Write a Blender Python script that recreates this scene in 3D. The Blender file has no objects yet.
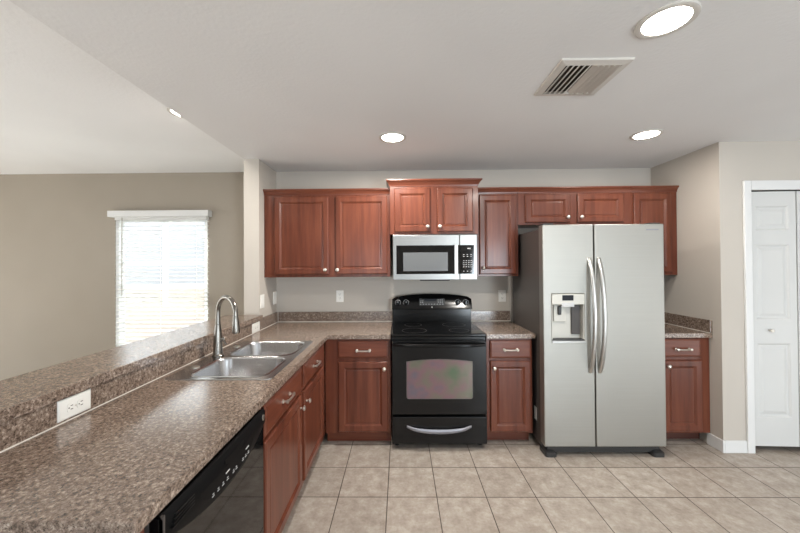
import bpy, bmesh, math, random
from mathutils import Vector, Matrix
random.seed(7)
SC = bpy.context.scene
COL = SC.collection
PI = math.pi

# ------------------------------------------------------------------ camera
cd = bpy.data.cameras.new('camera')
cd.sensor_fit = 'HORIZONTAL'; cd.sensor_width = 36.0
cd.lens = 36.0 * 336.6 / 800.0
cd.shift_x = (400 - 396.3) / 800.0
cd.shift_y = (261.6 - 266.5) / 800.0
cd.clip_start = 0.05
cam = bpy.data.objects.new('camera', cd); COL.objects.link(cam)
pitch, yaw, roll, cam_h = 0.0088, 0.0113, 0.0065, 1.483
R = (Matrix.Rotation(yaw, 3, 'Z') @ Matrix.Rotation(pitch, 3, 'X') @ Matrix.Rotation(roll, 3, 'Y'))
right, fwd, up = R.col[0], R.col[1], R.col[2]
M = Matrix((right, up, -fwd)).transposed().to_4x4()
M.translation = Vector((0, 0, cam_h))
cam.matrix_world = M
SC.camera = cam

# ------------------------------------------------------------------ world, light, exposure
w = bpy.data.worlds.new('sky'); SC.world = w; w.use_nodes = True
bg = w.node_tree.nodes['Background']
bg.inputs[0].default_value = (0.93, 0.97, 1.0, 1); bg.inputs[1].default_value = 3.4

def area_light(name, loc, aim, sx, sy, power, color=(1, 1, 1)):
    l = bpy.data.lights.new(name, 'AREA'); l.shape = 'RECTANGLE'; l.size = sx; l.size_y = sy
    l.energy = power; l.color = color
    o = bpy.data.objects.new(name, l); COL.objects.link(o); o.location = loc
    o.rotation_euler = Vector(aim).to_track_quat('-Z', 'Z').to_euler()
    return o
# rear fill lights added behind the camera; the rear wall has no openings
DAY = (0.81, 0.915, 1.0)
area_light('fill_rear_right', (2.45, -3.42, 1.0), (-0.12, 1, 0.04), 0.95, 1.95, 86, DAY)
area_light('fill_rear_left', (-0.82, -3.42, 1.10), (0.05, 1, 0.04), 1.05, 1.9, 14, DAY)
area_light('daylight_dining_window', (4.32, 0.3, 1.05), (-1, 0.15, 0.2), 2.6, 2.0, 20, (0.92, 0.96, 1.0))
sl = bpy.data.lights.new('sun', 'SUN'); sl.energy = 11.0; sl.angle = math.radians(1.0); sl.color = (0.97, 0.98, 1.0)
so = bpy.data.objects.new('sun', sl); COL.objects.link(so)
so.rotation_euler = Vector((1.2, -0.35, -0.62)).to_track_quat('-Z', 'Z').to_euler()
SC.view_settings.view_transform = 'Standard'
SC.view_settings.look = 'None'
SC.view_settings.gamma = 1.0
SC.view_settings.use_curve_mapping = False
SC.view_settings.exposure = 0.97
SC.cycles.use_denoising = True
SC.cycles.max_bounces = 10
SC.cycles.diffuse_bounces = 6
SC.cycles.transparent_max_bounces = 12
SC.cycles.sample_clamp_indirect = 6.0

# ------------------------------------------------------------------ materials
def lin(r, g, b):
    f = lambda c: (c / 255 / 12.92) if c / 255 <= 0.04045 else ((c / 255 + 0.055) / 1.055) ** 2.4
    return (f(r), f(g), f(b), 1)

def mat(name, rgb, rough=0.5, metal=0.0, spec=0.5, coat=0.0):
    m = bpy.data.materials.new(name); m.use_nodes = True
    b = m.node_tree.nodes['Principled BSDF']
    b.inputs['Base Color'].default_value = lin(*rgb)
    b.inputs['Roughness'].default_value = rough
    b.inputs['Metallic'].default_value = metal
    b.inputs['Specular IOR Level'].default_value = spec
    b.inputs['Coat Weight'].default_value = coat
    b.inputs['Coat Roughness'].default_value = 0.15
    return m

class NT:
    def __init__(s, m): s.t = m.node_tree; s.b = s.t.nodes['Principled BSDF']
    def n(s, kind, **kw):
        x = s.t.nodes.new(kind)
        for k, v in kw.items():
            if k in x.inputs.keys() if isinstance(k, str) else False: x.inputs[k].default_value = v
            else: setattr(x, k, v)
        return x
    def l(s, a, b): s.t.links.new(a, b)
    def ramp(s, fac, stops):
        r = s.n('ShaderNodeValToRGB'); e = r.color_ramp.elements
        while len(e) < len(stops): e.new(0.5)
        for i, (p, c) in enumerate(stops): e[i].position = p; e[i].color = c
        s.l(fac, r.inputs[0]); return r.outputs[0]
    def coords(s, scale=(1, 1, 1), loc=(0, 0, 0)):
        c = s.n('ShaderNodeTexCoord'); mp = s.n('ShaderNodeMapping')
        mp.inputs['Scale'].default_value = scale; mp.inputs['Location'].default_value = loc
        s.l(c.outputs['Object'], mp.inputs[0]); return mp.outputs[0]
    def noise(s, vec, scale, detail=3, rough=0.5):
        x = s.n('ShaderNodeTexNoise'); x.inputs['Scale'].default_value = scale
        x.inputs['Detail'].default_value = detail; x.inputs['Roughness'].default_value = rough
        s.l(vec, x.inputs['Vector']); return x.outputs[0]
    def mix(s, fac, a, b, mode='MIX'):
        x = s.n('ShaderNodeMix'); x.data_type = 'RGBA'; x.blend_type = mode
        for v, i in ((fac, 0), (a, 6), (b, 7)):
            if hasattr(v, 'default_value'): s.l(v, x.inputs[i])
            else: x.inputs[i].default_value = v
        return x.outputs[2]
    def bump(s, h, strength, dist=0.01):
        x = s.n('ShaderNodeBump'); x.inputs['Strength'].default_value = strength
        x.inputs['Distance'].default_value = dist
        s.l(h, x.inputs['Height']); s.l(x.outputs[0], s.b.inputs['Normal'])

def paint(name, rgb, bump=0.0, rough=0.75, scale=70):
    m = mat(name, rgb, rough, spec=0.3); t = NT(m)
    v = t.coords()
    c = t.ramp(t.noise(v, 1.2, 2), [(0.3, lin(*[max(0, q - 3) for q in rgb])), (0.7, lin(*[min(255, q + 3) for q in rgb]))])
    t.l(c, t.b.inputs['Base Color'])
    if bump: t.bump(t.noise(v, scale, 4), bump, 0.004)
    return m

def wood(name, vertical=True):
    m = mat(name, (110, 56, 40), 0.30, spec=0.36, coat=0.12); t = NT(m)
    s = (22, 22, 1.6) if vertical else (1.6, 22, 22)
    v = t.coords(s)
    a = t.noise(v, 1.0, 5, 0.6)
    b = t.noise(t.coords((3, 3, 0.7) if vertical else (0.7, 3, 3)), 1.5, 2)
    c1 = t.ramp(a, [(0.28, lin(84, 44, 30)), (0.5, lin(104, 56, 40)), (0.75, lin(121, 70, 50))])
    c2 = t.ramp(b, [(0.3, lin(228, 220, 216)), (0.7, lin(255, 255, 255))])
    t.l(t.mix(1.0, c1, c2, 'MULTIPLY'), t.b.inputs['Base Color'])
    t.bump(a, 0.03, 0.002)
    return m

def laminate(name):
    m = mat(name, (140, 120, 106), 0.2, spec=0.75); t = NT(m)
    v = t.coords()
    a = t.noise(v, 85, 6, 0.78)
    b = t.noise(v, 150, 3, 0.7)
    d = t.noise(v, 14, 2)
    c = t.ramp(a, [(0.35, lin(66, 53, 45)), (0.44, lin(116, 99, 87)), (0.54, lin(145, 127, 114)), (0.65, lin(194, 178, 164))])
    f = t.ramp(b, [(0.36, (0.20, 0.17, 0.15, 1)), (0.43, (0.85, 0.84, 0.83, 1)), (0.6, (1, 1, 1, 1))])
    e = t.ramp(d, [(0.3, (0.9, 0.9, 0.9, 1)), (0.7, (1, 1, 1, 1))])
    t.l(t.mix(1.0, t.mix(1.0, c, f, 'MULTIPLY'), e, 'MULTIPLY'), t.b.inputs['Base Color'])
    return m

def steel(name, rgb=(205, 203, 198), rough=0.3, axis='x'):
    m = mat(name, rgb, rough, metal=1.0); t = NT(m)
    s = {'x': (2, 60, 300), 'z': (300, 300, 2), 'y': (60, 2, 300)}[axis]
    n = t.noise(t.coords(s), 1.0, 3)
    k = [max(0, q - 4) for q in rgb]
    t.l(t.ramp(n, [(0.3, lin(*k)), (0.7, lin(*rgb))]), t.b.inputs['Base Color'])
    r = t.n('ShaderNodeMapRange'); r.inputs[3].default_value = rough - 0.015; r.inputs[4].default_value = rough + 0.02
    t.l(n, r.inputs[0]); t.l(r.outputs[0], t.b.inputs['Roughness'])
    return m

def tile_floor(name):
    m = mat(name, (190, 174, 155), 0.42, spec=0.4); t = NT(m)
    br = t.n('ShaderNodeTexBrick'); br.offset = 0.0; br.squash = 1.0
    br.inputs['Scale'].default_value = 1.0
    br.inputs['Mortar Size'].default_value = 0.0030
    br.inputs['Mortar Smooth'].default_value = 0.1
    br.inputs['Brick Width'].default_value = 0.3146; br.inputs['Row Height'].default_value = 0.3146
    br.inputs['Bias'].default_value = 0.0
    br.inputs['Color1'].default_value = (0.90, 0.90, 0.90, 1); br.inputs['Color2'].default_value = (1, 1, 1, 1)
    br.inputs['Mortar'].default_value = (1, 1, 1, 1)
    v = t.coords((1, 1, 1), (0.0902 + 0.3146 * 40, -2.4744 + 0.3146 * 40, 0))
    t.l(v, br.inputs['Vector'])
    a = t.noise(t.coords(), 13, 6, 0.68)
    b = t.noise(t.coords(), 55, 3, 0.6)
    c = t.ramp(a, [(0.32, lin(150, 139, 128)), (0.52, lin(169, 159, 149)), (0.72, lin(188, 181, 172))])
    f = t.ramp(b, [(0.3, (0.86, 0.85, 0.83, 1)), (0.6, (1, 1, 1, 1))])
    c = t.mix(1.0, t.mix(1.0, c, f, 'MULTIPLY'), br.outputs['Color'], 'MULTIPLY')
    c = t.mix(br.outputs['Fac'], c, lin(72, 62, 54))
    t.l(c, t.b.inputs['Base Color'])
    inv = t.n('ShaderNodeMath'); inv.operation = 'SUBTRACT'; inv.inputs[0].default_value = 1.0
    t.l(br.outputs['Fac'], inv.inputs[1])
    t.bump(inv.outputs[0], 0.4, 0.002)
    return m

def emit(name, rgb, strength):
    m = mat(name, rgb, 0.4); b = m.node_tree.nodes['Principled BSDF']
    b.inputs['Emission Color'].default_value = lin(*rgb); b.inputs['Emission Strength'].default_value = strength
    return m

def glass(name):
    m = bpy.data.materials.new(name); m.use_nodes = True; t = m.node_tree
    t.nodes.remove(t.nodes['Principled BSDF']); out = t.nodes['Material Output']
    tr = t.nodes.new('ShaderNodeBsdfTransparent'); tr.inputs[0].default_value = (0.95, 0.97, 0.97, 1)
    gl = t.nodes.new('ShaderNodeBsdfGlossy'); gl.inputs['Roughness'].default_value = 0.02
    fr = t.nodes.new('ShaderNodeFresnel'); mx = t.nodes.new('ShaderNodeMixShader')
    ge = t.nodes.new('ShaderNodeNewGeometry'); iv = t.nodes.new('ShaderNodeMath'); iv.operation = 'SUBTRACT'; iv.inputs[0].default_value = 1.0
    mu = t.nodes.new('ShaderNodeMath'); mu.operation = 'MULTIPLY'
    t.links.new(ge.outputs['Backfacing'], iv.inputs[1]); t.links.new(fr.outputs[0], mu.inputs[0]); t.links.new(iv.outputs[0], mu.inputs[1])
    t.links.new(mu.outputs[0], mx.inputs[0]); t.links.new(tr.outputs[0], mx.inputs[1]); t.links.new(gl.outputs[0], mx.inputs[2])
    t.links.new(mx.outputs[0], out.inputs[0]); return m

def translucent(name, rgb, amount=0.45):
    m = mat(name, rgb, 0.5); t = m.node_tree; out = t.nodes['Material Output']
    tl = t.nodes.new('ShaderNodeBsdfTranslucent'); tl.inputs[0].default_value = lin(*rgb)
    mx = t.nodes.new('ShaderNodeMixShader'); mx.inputs[0].default_value = amount
    t.links.new(t.nodes['Principled BSDF'].outputs[0], mx.inputs[1]); t.links.new(tl.outputs[0], mx.inputs[2])
    t.links.new(mx.outputs[0], out.inputs[0]); return m

def oven_glass(name):
    m = mat(name, (150, 148, 140), 0.12, metal=0.62); t = NT(m)
    a = t.noise(t.coords(), 7, 2)
    c = t.ramp(a, [(0.30, lin(100, 122, 100)), (0.45, lin(128, 124, 114)), (0.58, lin(142, 114, 122)), (0.72, lin(114, 114, 128))])
    t.l(c, t.b.inputs['Base Color']); return m

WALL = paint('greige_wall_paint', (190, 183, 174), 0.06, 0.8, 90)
WALL_DIM = paint('greige_wall_paint_dimmed', (158, 149, 137), 0.06, 0.8, 90)  # same paint as WALL, darkened to put the dimmer light into its colour
CEIL = paint('ceiling_paint', (222, 221, 220), 0.35, 0.9, 55)
LCEIL = paint('living_ceiling_paint', (234, 234, 234), 0.35, 0.9, 55)
TRIM = paint('white_trim_paint', (218, 218, 217), 0.0, 0.45)
DOORW = paint('white_door_paint', (206, 206, 204), 0.0, 0.5)
CARPET = paint('pale_carpet', (196, 191, 184), 0.8, 0.95, 400)
TILE = tile_floor('beige_ceramic_tile')
WOODV, WOODH = wood('cherry_wood_vertical', True), wood('cherry_wood_horizontal', False)
WOODD = mat('dark_cherry_toe', (74, 38, 27), 0.5)
LAM = laminate('speckled_taupe_laminate')
CAULK = mat('white_caulk', (222, 216, 208), 0.5)
STEEL = steel('brushed_steel', (168, 166, 160), 0.50, 'x')
STEELM = steel('microwave_steel', (154, 154, 152), 0.36, 'x')
STEELV = steel('brushed_steel_upright', (196, 195, 192), 0.33, 'z')
SINKM = steel('sink_steel', (196, 196, 197), 0.22, 'x')
FAUC = steel('faucet_brushed_nickel', (138, 134, 128), 0.24, 'z')
NICKEL = mat('satin_nickel', (225, 220, 212), 0.28, metal=1.0)
BLACK = mat('gloss_black_enamel', (13, 13, 14), 0.16, spec=0.38)
BLACKG = mat('black_ceramic_glass', (9, 9, 10), 0.05, spec=0.5)
BLACKM = mat('matte_black_plastic', (14, 14, 15), 0.45, spec=0.2)
PITCH = mat('satin_black_panel', (10, 10, 11), 0.5, spec=0.12)
GREYB = mat('dark_grey_case', (70, 65, 62), 0.35)
GREYF = mat('charcoal_plastic', (44, 44, 44), 0.4)
DISPG = mat('dispenser_grey_plastic', (196, 194, 186), 0.4)
MARK = mat('light_grey_marking', (190, 190, 190), 0.5)
SCREEN = mat('dark_display', (26, 28, 34), 0.5, spec=0.2)
WPLAST = mat('white_plastic', (236, 235, 230), 0.35)
SLOT = mat('dark_socket_slot', (50, 46, 42), 0.6)
SLATM = translucent('white_blind_slat', (242, 242, 240), 0.4)
VINYL = translucent('white_vinyl_frame', (240, 241, 241), 0.5)
GLASS = glass('window_glass')
OVENG = oven_glass('coated_oven_glass')
MICROG = mat('microwave_window_mesh', (96, 98, 100), 0.22, spec=0.5)
SILVER = mat('silver_handle', (140, 140, 147), 0.42, metal=0.6)
BULB = emit('lit_bulb_lens', (255, 250, 240), 14.0)
VENTM = paint('vent_grey_paint', (200, 195, 188), 0.0, 0.5)
VENTD = mat('vent_duct_shade', (70, 68, 60), 0.8)
LAWN = paint('pale_gravel', (186, 182, 172), 0.3, 0.9)
SIDING = paint('grey_siding', (132, 133, 136), 0.0, 0.8)
FENCE = paint('fence_wood', (158, 149, 142), 0.0, 0.8)

# ------------------------------------------------------------------ mesh helpers
def box(bm, x0, x1, y0, y1, z0, z1):
    r = bmesh.ops.create_cube(bm, size=1.0)['verts']
    for v in r:
        v.co = ((x0 + x1) / 2 + v.co.x * (x1 - x0), (y0 + y1) / 2 + v.co.y * (y1 - y0), (z0 + z1) / 2 + v.co.z * (z1 - z0))
    return r

def ring_loft(bm, rings, cap0=False, cap1=False, closed=True):
    vs = [[bm.verts.new(p) for p in r] for r in rings]
    n = len(vs[0])
    for a, b in zip(vs, vs[1:]):
        for i in range(n if closed else n - 1):
            j = (i + 1) % n
            bm.faces.new((a[i], a[j], b[j], b[i]))
    if cap0: bm.faces.new(vs[0][::-1])
    if cap1: bm.faces.new(vs[-1])
    return vs

def lathe(bm, prof, center, axis='z', seg=24, cap0=True, cap1=True):
    """prof: [(radius, along)] around an axis through center"""
    c = Vector(center); rings = []
    for r, h in prof:
        ring = []
        for k in range(seg):
            a = 2 * PI * k / seg; u, v = r * math.cos(a), r * math.sin(a)
            p = {'z': (u, v, h), 'y': (u, h, v), '-y': (u, -h, v), 'x': (h, u, v)}[axis]
            ring.append(c + Vector(p))
        rings.append(ring)
    ring_loft(bm, rings, cap0, cap1)

def tube(bm, pts, rad, seg=12, cap=True):
    pts = [Vector(p) for p in pts]; n = len(pts)
    rads = rad if isinstance(rad, (list, tuple)) else [rad] * n
    rings = []; ref = None
    for i, p in enumerate(pts):
        t = (pts[min(i + 1, n - 1)] - pts[max(i - 1, 0)]).normalized()
        if ref is None:
            ref = Vector((0, 0, 1)) if abs(t.z) < 0.9 else Vector((1, 0, 0))
        ref = (ref - t * ref.dot(t)).normalized(); bi = t.cross(ref)
        rings.append([p + (ref * math.cos(2 * PI * k / seg) + bi * math.sin(2 * PI * k / seg)) * rads[i] for k in range(seg)])
    ring_loft(bm, rings, cap, cap)

def rrect(x0, x1, y0, y1, z, r, n=5):
    out = []
    for cx, cy, a0 in ((x1 - r, y1 - r, 0), (x0 + r, y1 - r, 90), (x0 + r, y0 + r, 180), (x1 - r, y0 + r, 270)):
        for k in range(n + 1):
            a = math.radians(a0 + 90 * k / n); out.append((cx + r * math.cos(a), cy + r * math.sin(a), z))
    return out

def grid_slab(bm, xs, ys, keep, z0, z1):
    """one clean manifold slab made of the kept cells of a plan grid"""
    V = {}
    def vert(i, j, z):
        k = (i, j, z)
        if k not in V: V[k] = bm.verts.new((xs[i], ys[j], z))
        return V[k]
    cells = {(i, j) for i in range(len(xs) - 1) for j in range(len(ys) - 1) if keep((xs[i] + xs[i + 1]) / 2, (ys[j] + ys[j + 1]) / 2)}
    for i, j in cells:
        bm.faces.new((vert(i, j, z1), vert(i + 1, j, z1), vert(i + 1, j + 1, z1), vert(i, j + 1, z1)))
        bm.faces.new((vert(i, j, z0), vert(i, j + 1, z0), vert(i + 1, j + 1, z0), vert(i + 1, j, z0)))
        for di, dj, a, b in ((-1, 0, (i, j + 1), (i, j)), (1, 0, (i + 1, j), (i + 1, j + 1)), (0, -1, (i, j), (i + 1, j)), (0, 1, (i + 1, j + 1), (i, j + 1))):
            if (i + di, j + dj) not in cells:
                bm.faces.new((vert(*a, z0), vert(*b, z0), vert(*b, z1), vert(*a, z1)))

def ring_panel(bm, x0, x1, z0, z1, prof, cap_back=True):
    """nested rectangles facing -y: prof [(inset, y)]"""
    rings = [[(x0 + i, y, z0 + i), (x1 - i, y, z0 + i), (x1 - i, y, z1 - i), (x0 + i, y, z1 - i)] for i, y in prof]
    ring_loft(bm, rings, cap_back, True)

def arch_panel(bm, x0, x1, z0, z1, rise, y0, y1, n=14, down=0.0):
    """slab whose top edge bows up by rise and bottom edge bows down by down"""
    pts = [(x0 + (x1 - x0) * k / n, z0 - down * (1 - (2 * k / n - 1) ** 2)) for k in range(n + 1)]
    pts += [(x1 - (x1 - x0) * k / n, z1 + rise * (1 - (2 * k / n - 1) ** 2)) for k in range(n + 1)]
    ring_loft(bm, [[(x, y1, z) for x, z in pts], [(x, y0, z) for x, z in pts]], True, True)

def obj(name, bm, m, parent=None, bevel=0.0, seg=2, smooth=False, loc=None):
    bmesh.ops.recalc_face_normals(bm, faces=bm.faces)
    me = bpy.data.meshes.new(name); bm.to_mesh(me); bm.free()
    me.materials.append(m)
    o = bpy.data.objects.new(name, me); COL.objects.link(o)
    if parent: o.parent = parent
    if loc: o.location = loc
    if smooth:
        for p in me.polygons: p.use_smooth = True
        try:
            me.set_sharp_from_angle(angle=math.radians(40))
        except Exception: pass
    if bevel:
        b = o.modifiers.new('edge', 'BEVEL'); b.width = bevel; b.segments = seg; b.limit_method = 'ANGLE'; b.angle_limit = math.radians(40)
    return o

def bx(name, m, parent, dims, bevel=0.0, seg=2):
    bm = bmesh.new(); box(bm, *dims); return obj(name, bm, m, parent, bevel, seg)

def thing(name, label, cat, loc=(0, 0, 0), rz=0.0, group=None):
    o = bpy.data.objects.new(name, None); COL.objects.link(o)
    o.empty_display_size = 0.1; o.location = loc; o.rotation_euler = (0, 0, rz)
    o['label'] = label; o['category'] = cat
    if group: o['group'] = group
    return o

def copy_part(src, parent, loc):
    c = src.copy(); COL.objects.link(c); c.parent = parent; c.location = loc
    for ch in src.children:
        d = ch.copy(); COL.objects.link(d); d.parent = c
    return c

def copy_thing(src, label, loc, rz=None):
    r = src.copy(); COL.objects.link(r); r.location = loc; r['label'] = label
    if rz is not None: r.rotation_euler = (0, 0, rz)
    for ch in src.children:
        c = ch.copy(); COL.objects.link(c); c.parent = r
        for g in ch.children:
            d = g.copy(); COL.objects.link(d); d.parent = c
    return r

def struct(name, bm, m, parent=None, bevel=0.0):
    o = obj(name, bm, m, parent, bevel); o['kind'] = 'structure'; return o

def sbox(name, m, *boxes, parent=None, bevel=0.0):
    bm = bmesh.new()
    for b in boxes: box(bm, *b)
    return struct(name, bm, m, parent, bevel)

# ------------------------------------------------------------------ the setting
XL, XR, YB, H = -1.25, 2.515, 3.39, 2.432          # kitchen
XC = -1.385                                          # living-room face of the column and the half wall
YL, HL = 3.75, 2.532                                 # living room far wall and ceiling
XW, YR, XE = -6.4, -3.5, 4.4
YJ = 2.67                                            # pantry wall
sbox('floor', TILE, (XC, XE, YR, YL, -0.08, 0.0))
sbox('floor_living', CARPET, (XW, XC, YR, YL, -0.08, 0.0))
sbox('ceiling', CEIL, (XC, XE, YR, YL, H, H + 0.3))
sbox('ceiling_living', LCEIL, (XW, XC, YR, YL, HL, HL + 0.2))
sbox('wall_back', WALL, (XL, XR, YB, YB + 0.36, 0, H))
sbox('wall_right', WALL, (XR, XR + 0.1, YJ, YB, 0, H))
DX0, DX1, DZ = 2.74, 3.47, 2.05                      # pantry opening
sbox('wall_pantry', WALL, (XR + 0.1, DX0, YJ, YJ + 0.1, 0, H), (DX1, XE, YJ, YJ + 0.1, 0, H), (DX0, DX1, YJ, YJ + 0.1, DZ, H))
sbox('wall_pantry_inside', WALL, (XR + 0.1, XE, YB, YB + 0.1, 0, H))
sbox('wall_left', WALL, (XC, XL, 2.97, YL, 0, H))
sbox('wall_peninsula', WALL, (XC, XL, 0.74, 2.97, 0, 1.006))
WX0, WX1, WZ0, WZ1 = -3.205, -2.16, 0.46, 2.03
sbox('wall_living', WALL_DIM, (XW, WX0, YL, YL + 0.12, 0, HL), (WX1, XC, YL, YL + 0.12, 0, HL), (WX0, WX1, YL, YL + 0.12, 0, WZ0), (WX0, WX1, YL, YL + 0.12, WZ1, HL))
sbox('wall_living_side', WALL, (XW - 0.1, XW, YR, 0.0, 0, HL), (XW - 0.1, XW, 2.6, YL, 0, HL), (XW - 0.1, XW, 0.0, 2.6, 2.1, HL))
sbox('wall_light_block', WALL, (XC - 0.1, XC, YR, 0.25, 0, H))  # unseen, added to keep the rear fill off the living wall
sbox('wall_rear', WALL, (XW, XE, YR - 0.1, YR, 0, HL))
sbox('wall_dining', WALL, (XE, XE + 0.1, YR, YB, 0, H))

def baseboard(name, boxes):
    bm = bmesh.new()
    for b in boxes: box(bm, *b)
    return struct(name, bm, TRIM, None, 0.004)
baseboard('baseboard_right', [(XR - 0.014, XR, YJ - 0.014, 2.80, 0, 0.096)])
baseboard('baseboard_pantry', [(XR, 2.688, YJ - 0.014, YJ, 0, 0.096), (3.525, XE, YJ - 0.014, YJ, 0, 0.096)])
baseboard('baseboard_living', [(XW, XC, YL - 0.014, YL, 0, 0.096)])
# door casing
bm = bmesh.new()
for a, b in ((2.69, DX0 + 0.006), (DX1 - 0.006, DX1 + 0.05)):
    box(bm, a, b, YJ - 0.018, YJ, 0, DZ + 0.072)
box(bm, 2.746, DX1 - 0.006, YJ - 0.018, YJ, DZ - 0.002, DZ + 0.072)
struct('trim_1', bm, TRIM, None, 0.004)
bm = bmesh.new(); box(bm, DX0, DX1, YJ + 0.02, YJ + 0.05, DZ - 0.03, DZ)
struct('trim_2', bm, BLACKM)

# bifold pantry door
door = bpy.data.objects.new('door_1', None); COL.objects.link(door); door.location = (DX0, YJ, 0); door['kind'] = 'structure'
def bifold_leaf(x0, wd, ang, origin):
    bm = bmesh.new(); t, z0, z1 = 0.034, 0.045, DZ - 0.012
    st = 0.056 if wd < 0.4 else 0.1
    xs = [0.004, st, wd - st, wd - 0.004]
    rows = [(0.27, 0.845), (1.035, 1.62), (1.735, 1.925)]
    box(bm, xs[0], xs[1], 0, t, z0, z1); box(bm, xs[2], xs[3], 0, t, z0, z1)
    edges = [z0] + [q for r in rows for q in r] + [z1]
    for a, b in zip(edges[0::2], edges[1::2]): box(bm, xs[1], xs[2], 0, t, a, b)
    for a, b in rows:
        ring_panel(bm, xs[1], xs[2], a, b, [(0, t - 0.004), (0, 0.0), (0.012, 0.012), (0.022, 0.012), (0.045, 0.003)])
    o = obj('door_leaf', bm, DOORW, door, 0.0)
    o.location = origin; o.rotation_euler = (0, 0, ang); return o
a1 = -math.radians(2.5)
lf = bifold_leaf(0, 0.358, a1, (0.004, 0.012, 0))
l2 = bifold_leaf(0, 0.36, math.radians(2.5), (0.004 + 0.360 * math.cos(a1), 0.012 + 0.360 * math.sin(a1), 0))
bm = bmesh.new(); lathe(bm, [(0.006, 0), (0.006, 0.012), (0.011, 0.016), (0.0135, 0.024), (0.010, 0.030), (0.002, 0.032)], (0.147, 0.0, 0.95), '-y', 16)
obj('door_knob', bm, NICKEL, lf, smooth=True)

# window
win = bpy.data.objects.new('window_1', None); COL.objects.link(win); win.location = ((WX0 + WX1) / 2, YL + 0.065, WZ0); win['kind'] = 'structure'
hw, hh = (WX1 - WX0) / 2, WZ1 - WZ0
bm = bmesh.new()
for b in ((-hw, -hw + 0.035, -0.055, 0.03, 0, hh), (hw - 0.035, hw, -0.055, 0.03, 0, hh), (-hw, hw, -0.03, 0.03, 0, 0.045), (-hw, hw, -0.03, 0.03, hh - 0.035, hh), (-hw, hw, -0.025, 0.025, 0.765, 0.815)): box(bm, *b)
obj('window_frame', bm, VINYL, win)
bm = bmesh.new()
box(bm, -0.03, 0.03, 0.0, 0.006, 0.81, hh - 0.03); box(bm, -hw + 0.03, -0.03, 0.0, 0.006, 1.035, 1.075); box(bm, 0.03, hw - 0.03, 0.0, 0.006, 1.035, 1.075)
box(bm, -0.03, 0.03, 0.0, 0.006, 0.56, 0.77)
obj('muntin', bm, VINYL, win)
bx('pane', GLASS, win, (-hw + 0.03, hw - 0.03, 0.014, 0.018, 0.04, hh - 0.03))
bx('window_sill', TRIM, win, (-hw, hw, -0.11, -0.03, -0.02, 0.0), 0.003)

# outside the window
sbox('ground_outside', LAWN, (-14, 8, YL + 0.15, 22, -0.25, -0.05), (-14, XW - 0.12, -6, YL + 0.15, -0.25, -0.05))
sbox('exterior_neighbour_wall', SIDING, (-14, 4, 10.0, 10.2, -0.05, 3.6))
sbox('exterior_fence', FENCE, (-14, 4, 6.5, 6.56, -0.05, 1.05))
# ------------------------------------------------------------------ cabinets
def make_knob(parent, x, z, y=-0.02):
    bm = bmesh.new()
    lathe(bm, [(0.0065, 0), (0.005, 0.010), (0.0075, 0.013), (0.0155, 0.018), (0.0165, 0.023), (0.011, 0.029), (0.002, 0.031)], (0, 0, 0), '-y', 18)
    return obj('knob', bm, NICKEL, parent, smooth=True, loc=(x, y, z))

def make_pull(parent, x, z, y=-0.02, half=0.052):
    bm = bmesh.new()
    for s in (-1, 1):
        lathe(bm, [(0.011, 0), (0.011, 0.004), (0.006, 0.008), (0.006, 0.018), (0.0108, 0.022), (0.0108, 0.029), (0.004, 0.033)], (s * half, 0, 0), '-y', 12)
    n = 8
    pts = [(half * (2 * k / n - 1), -0.024 - 0.006 * (1 - (2 * k / n - 1) ** 2), 0) for k in range(n + 1)]
    tube(bm, pts, 0.0062, 8)
    return obj('pull_handle', bm, NICKEL, parent, smooth=True, loc=(x, y, z))

def front(parent, kind, x0, x1, z0, z1, knob=None, pull=None):
    """knob/pull are local to the cabinet"""
    bm = bmesh.new()
    if kind == 'door':
        f = 0.047
        ring_panel(bm, x0, x1, z0, z1, [(0, 0.0), (0, -0.014), (0.003, -0.018), (0.008, -0.020), (f, -0.020), (f + 0.003, -0.0175), (f + 0.016, -0.0085), (f + 0.019, -0.0085), (f + 0.022, -0.0115), (f + 0.026, -0.0125)])
        o = obj('door', bm, WOODV, parent)
    else:
        ring_panel(bm, x0, x1, z0, z1, [(0, 0.0), (0, -0.012), (0.004, -0.016), (0.010, -0.0175), (0.014, -0.020)])
        o = obj('drawer' if kind == 'drawer' else 'false_drawer_front', bm, WOODH, parent)
    if knob: make_knob(o, *knob)
    if pull: make_pull(o, *pull)
    return o

def cabinet(name, label, group, loc, rz, w, depth, z0, z1, fronts, toe=None, mids=(), stiles=()):
    t = thing(name, label, 'cabinet', loc, rz, group)
    bm = bmesh.new(); p = 0.016
    box(bm, 0, p, 0.02, depth, z0, z1); box(bm, w - p, w, 0.02, depth, z0, z1)
    box(bm, p, w - p, 0.02, depth - p, z0, z0 + p); box(bm, p, w - p, depth - p, depth, z0, z1)
    if not toe: box(bm, p, w - p, 0.02, depth - p, z1 - p, z1)
    obj('carcass', bm, WOODV, t)
    bm = bmesh.new(); box(bm, 0, w, 0, 0.02, z0, z1); obj('face_frame', bm, WOODV, t)
    if toe: bx('toe_kick', WOODD if toe[0] == 'd' else WOODH, t, (toe[2] if len(toe) > 2 else 0, w - (toe[3] if len(toe) > 3 else 0), toe[1], toe[1] + 0.016, 0.0, z0))
    for f in fronts: front(t, *f)
    return t

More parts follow.
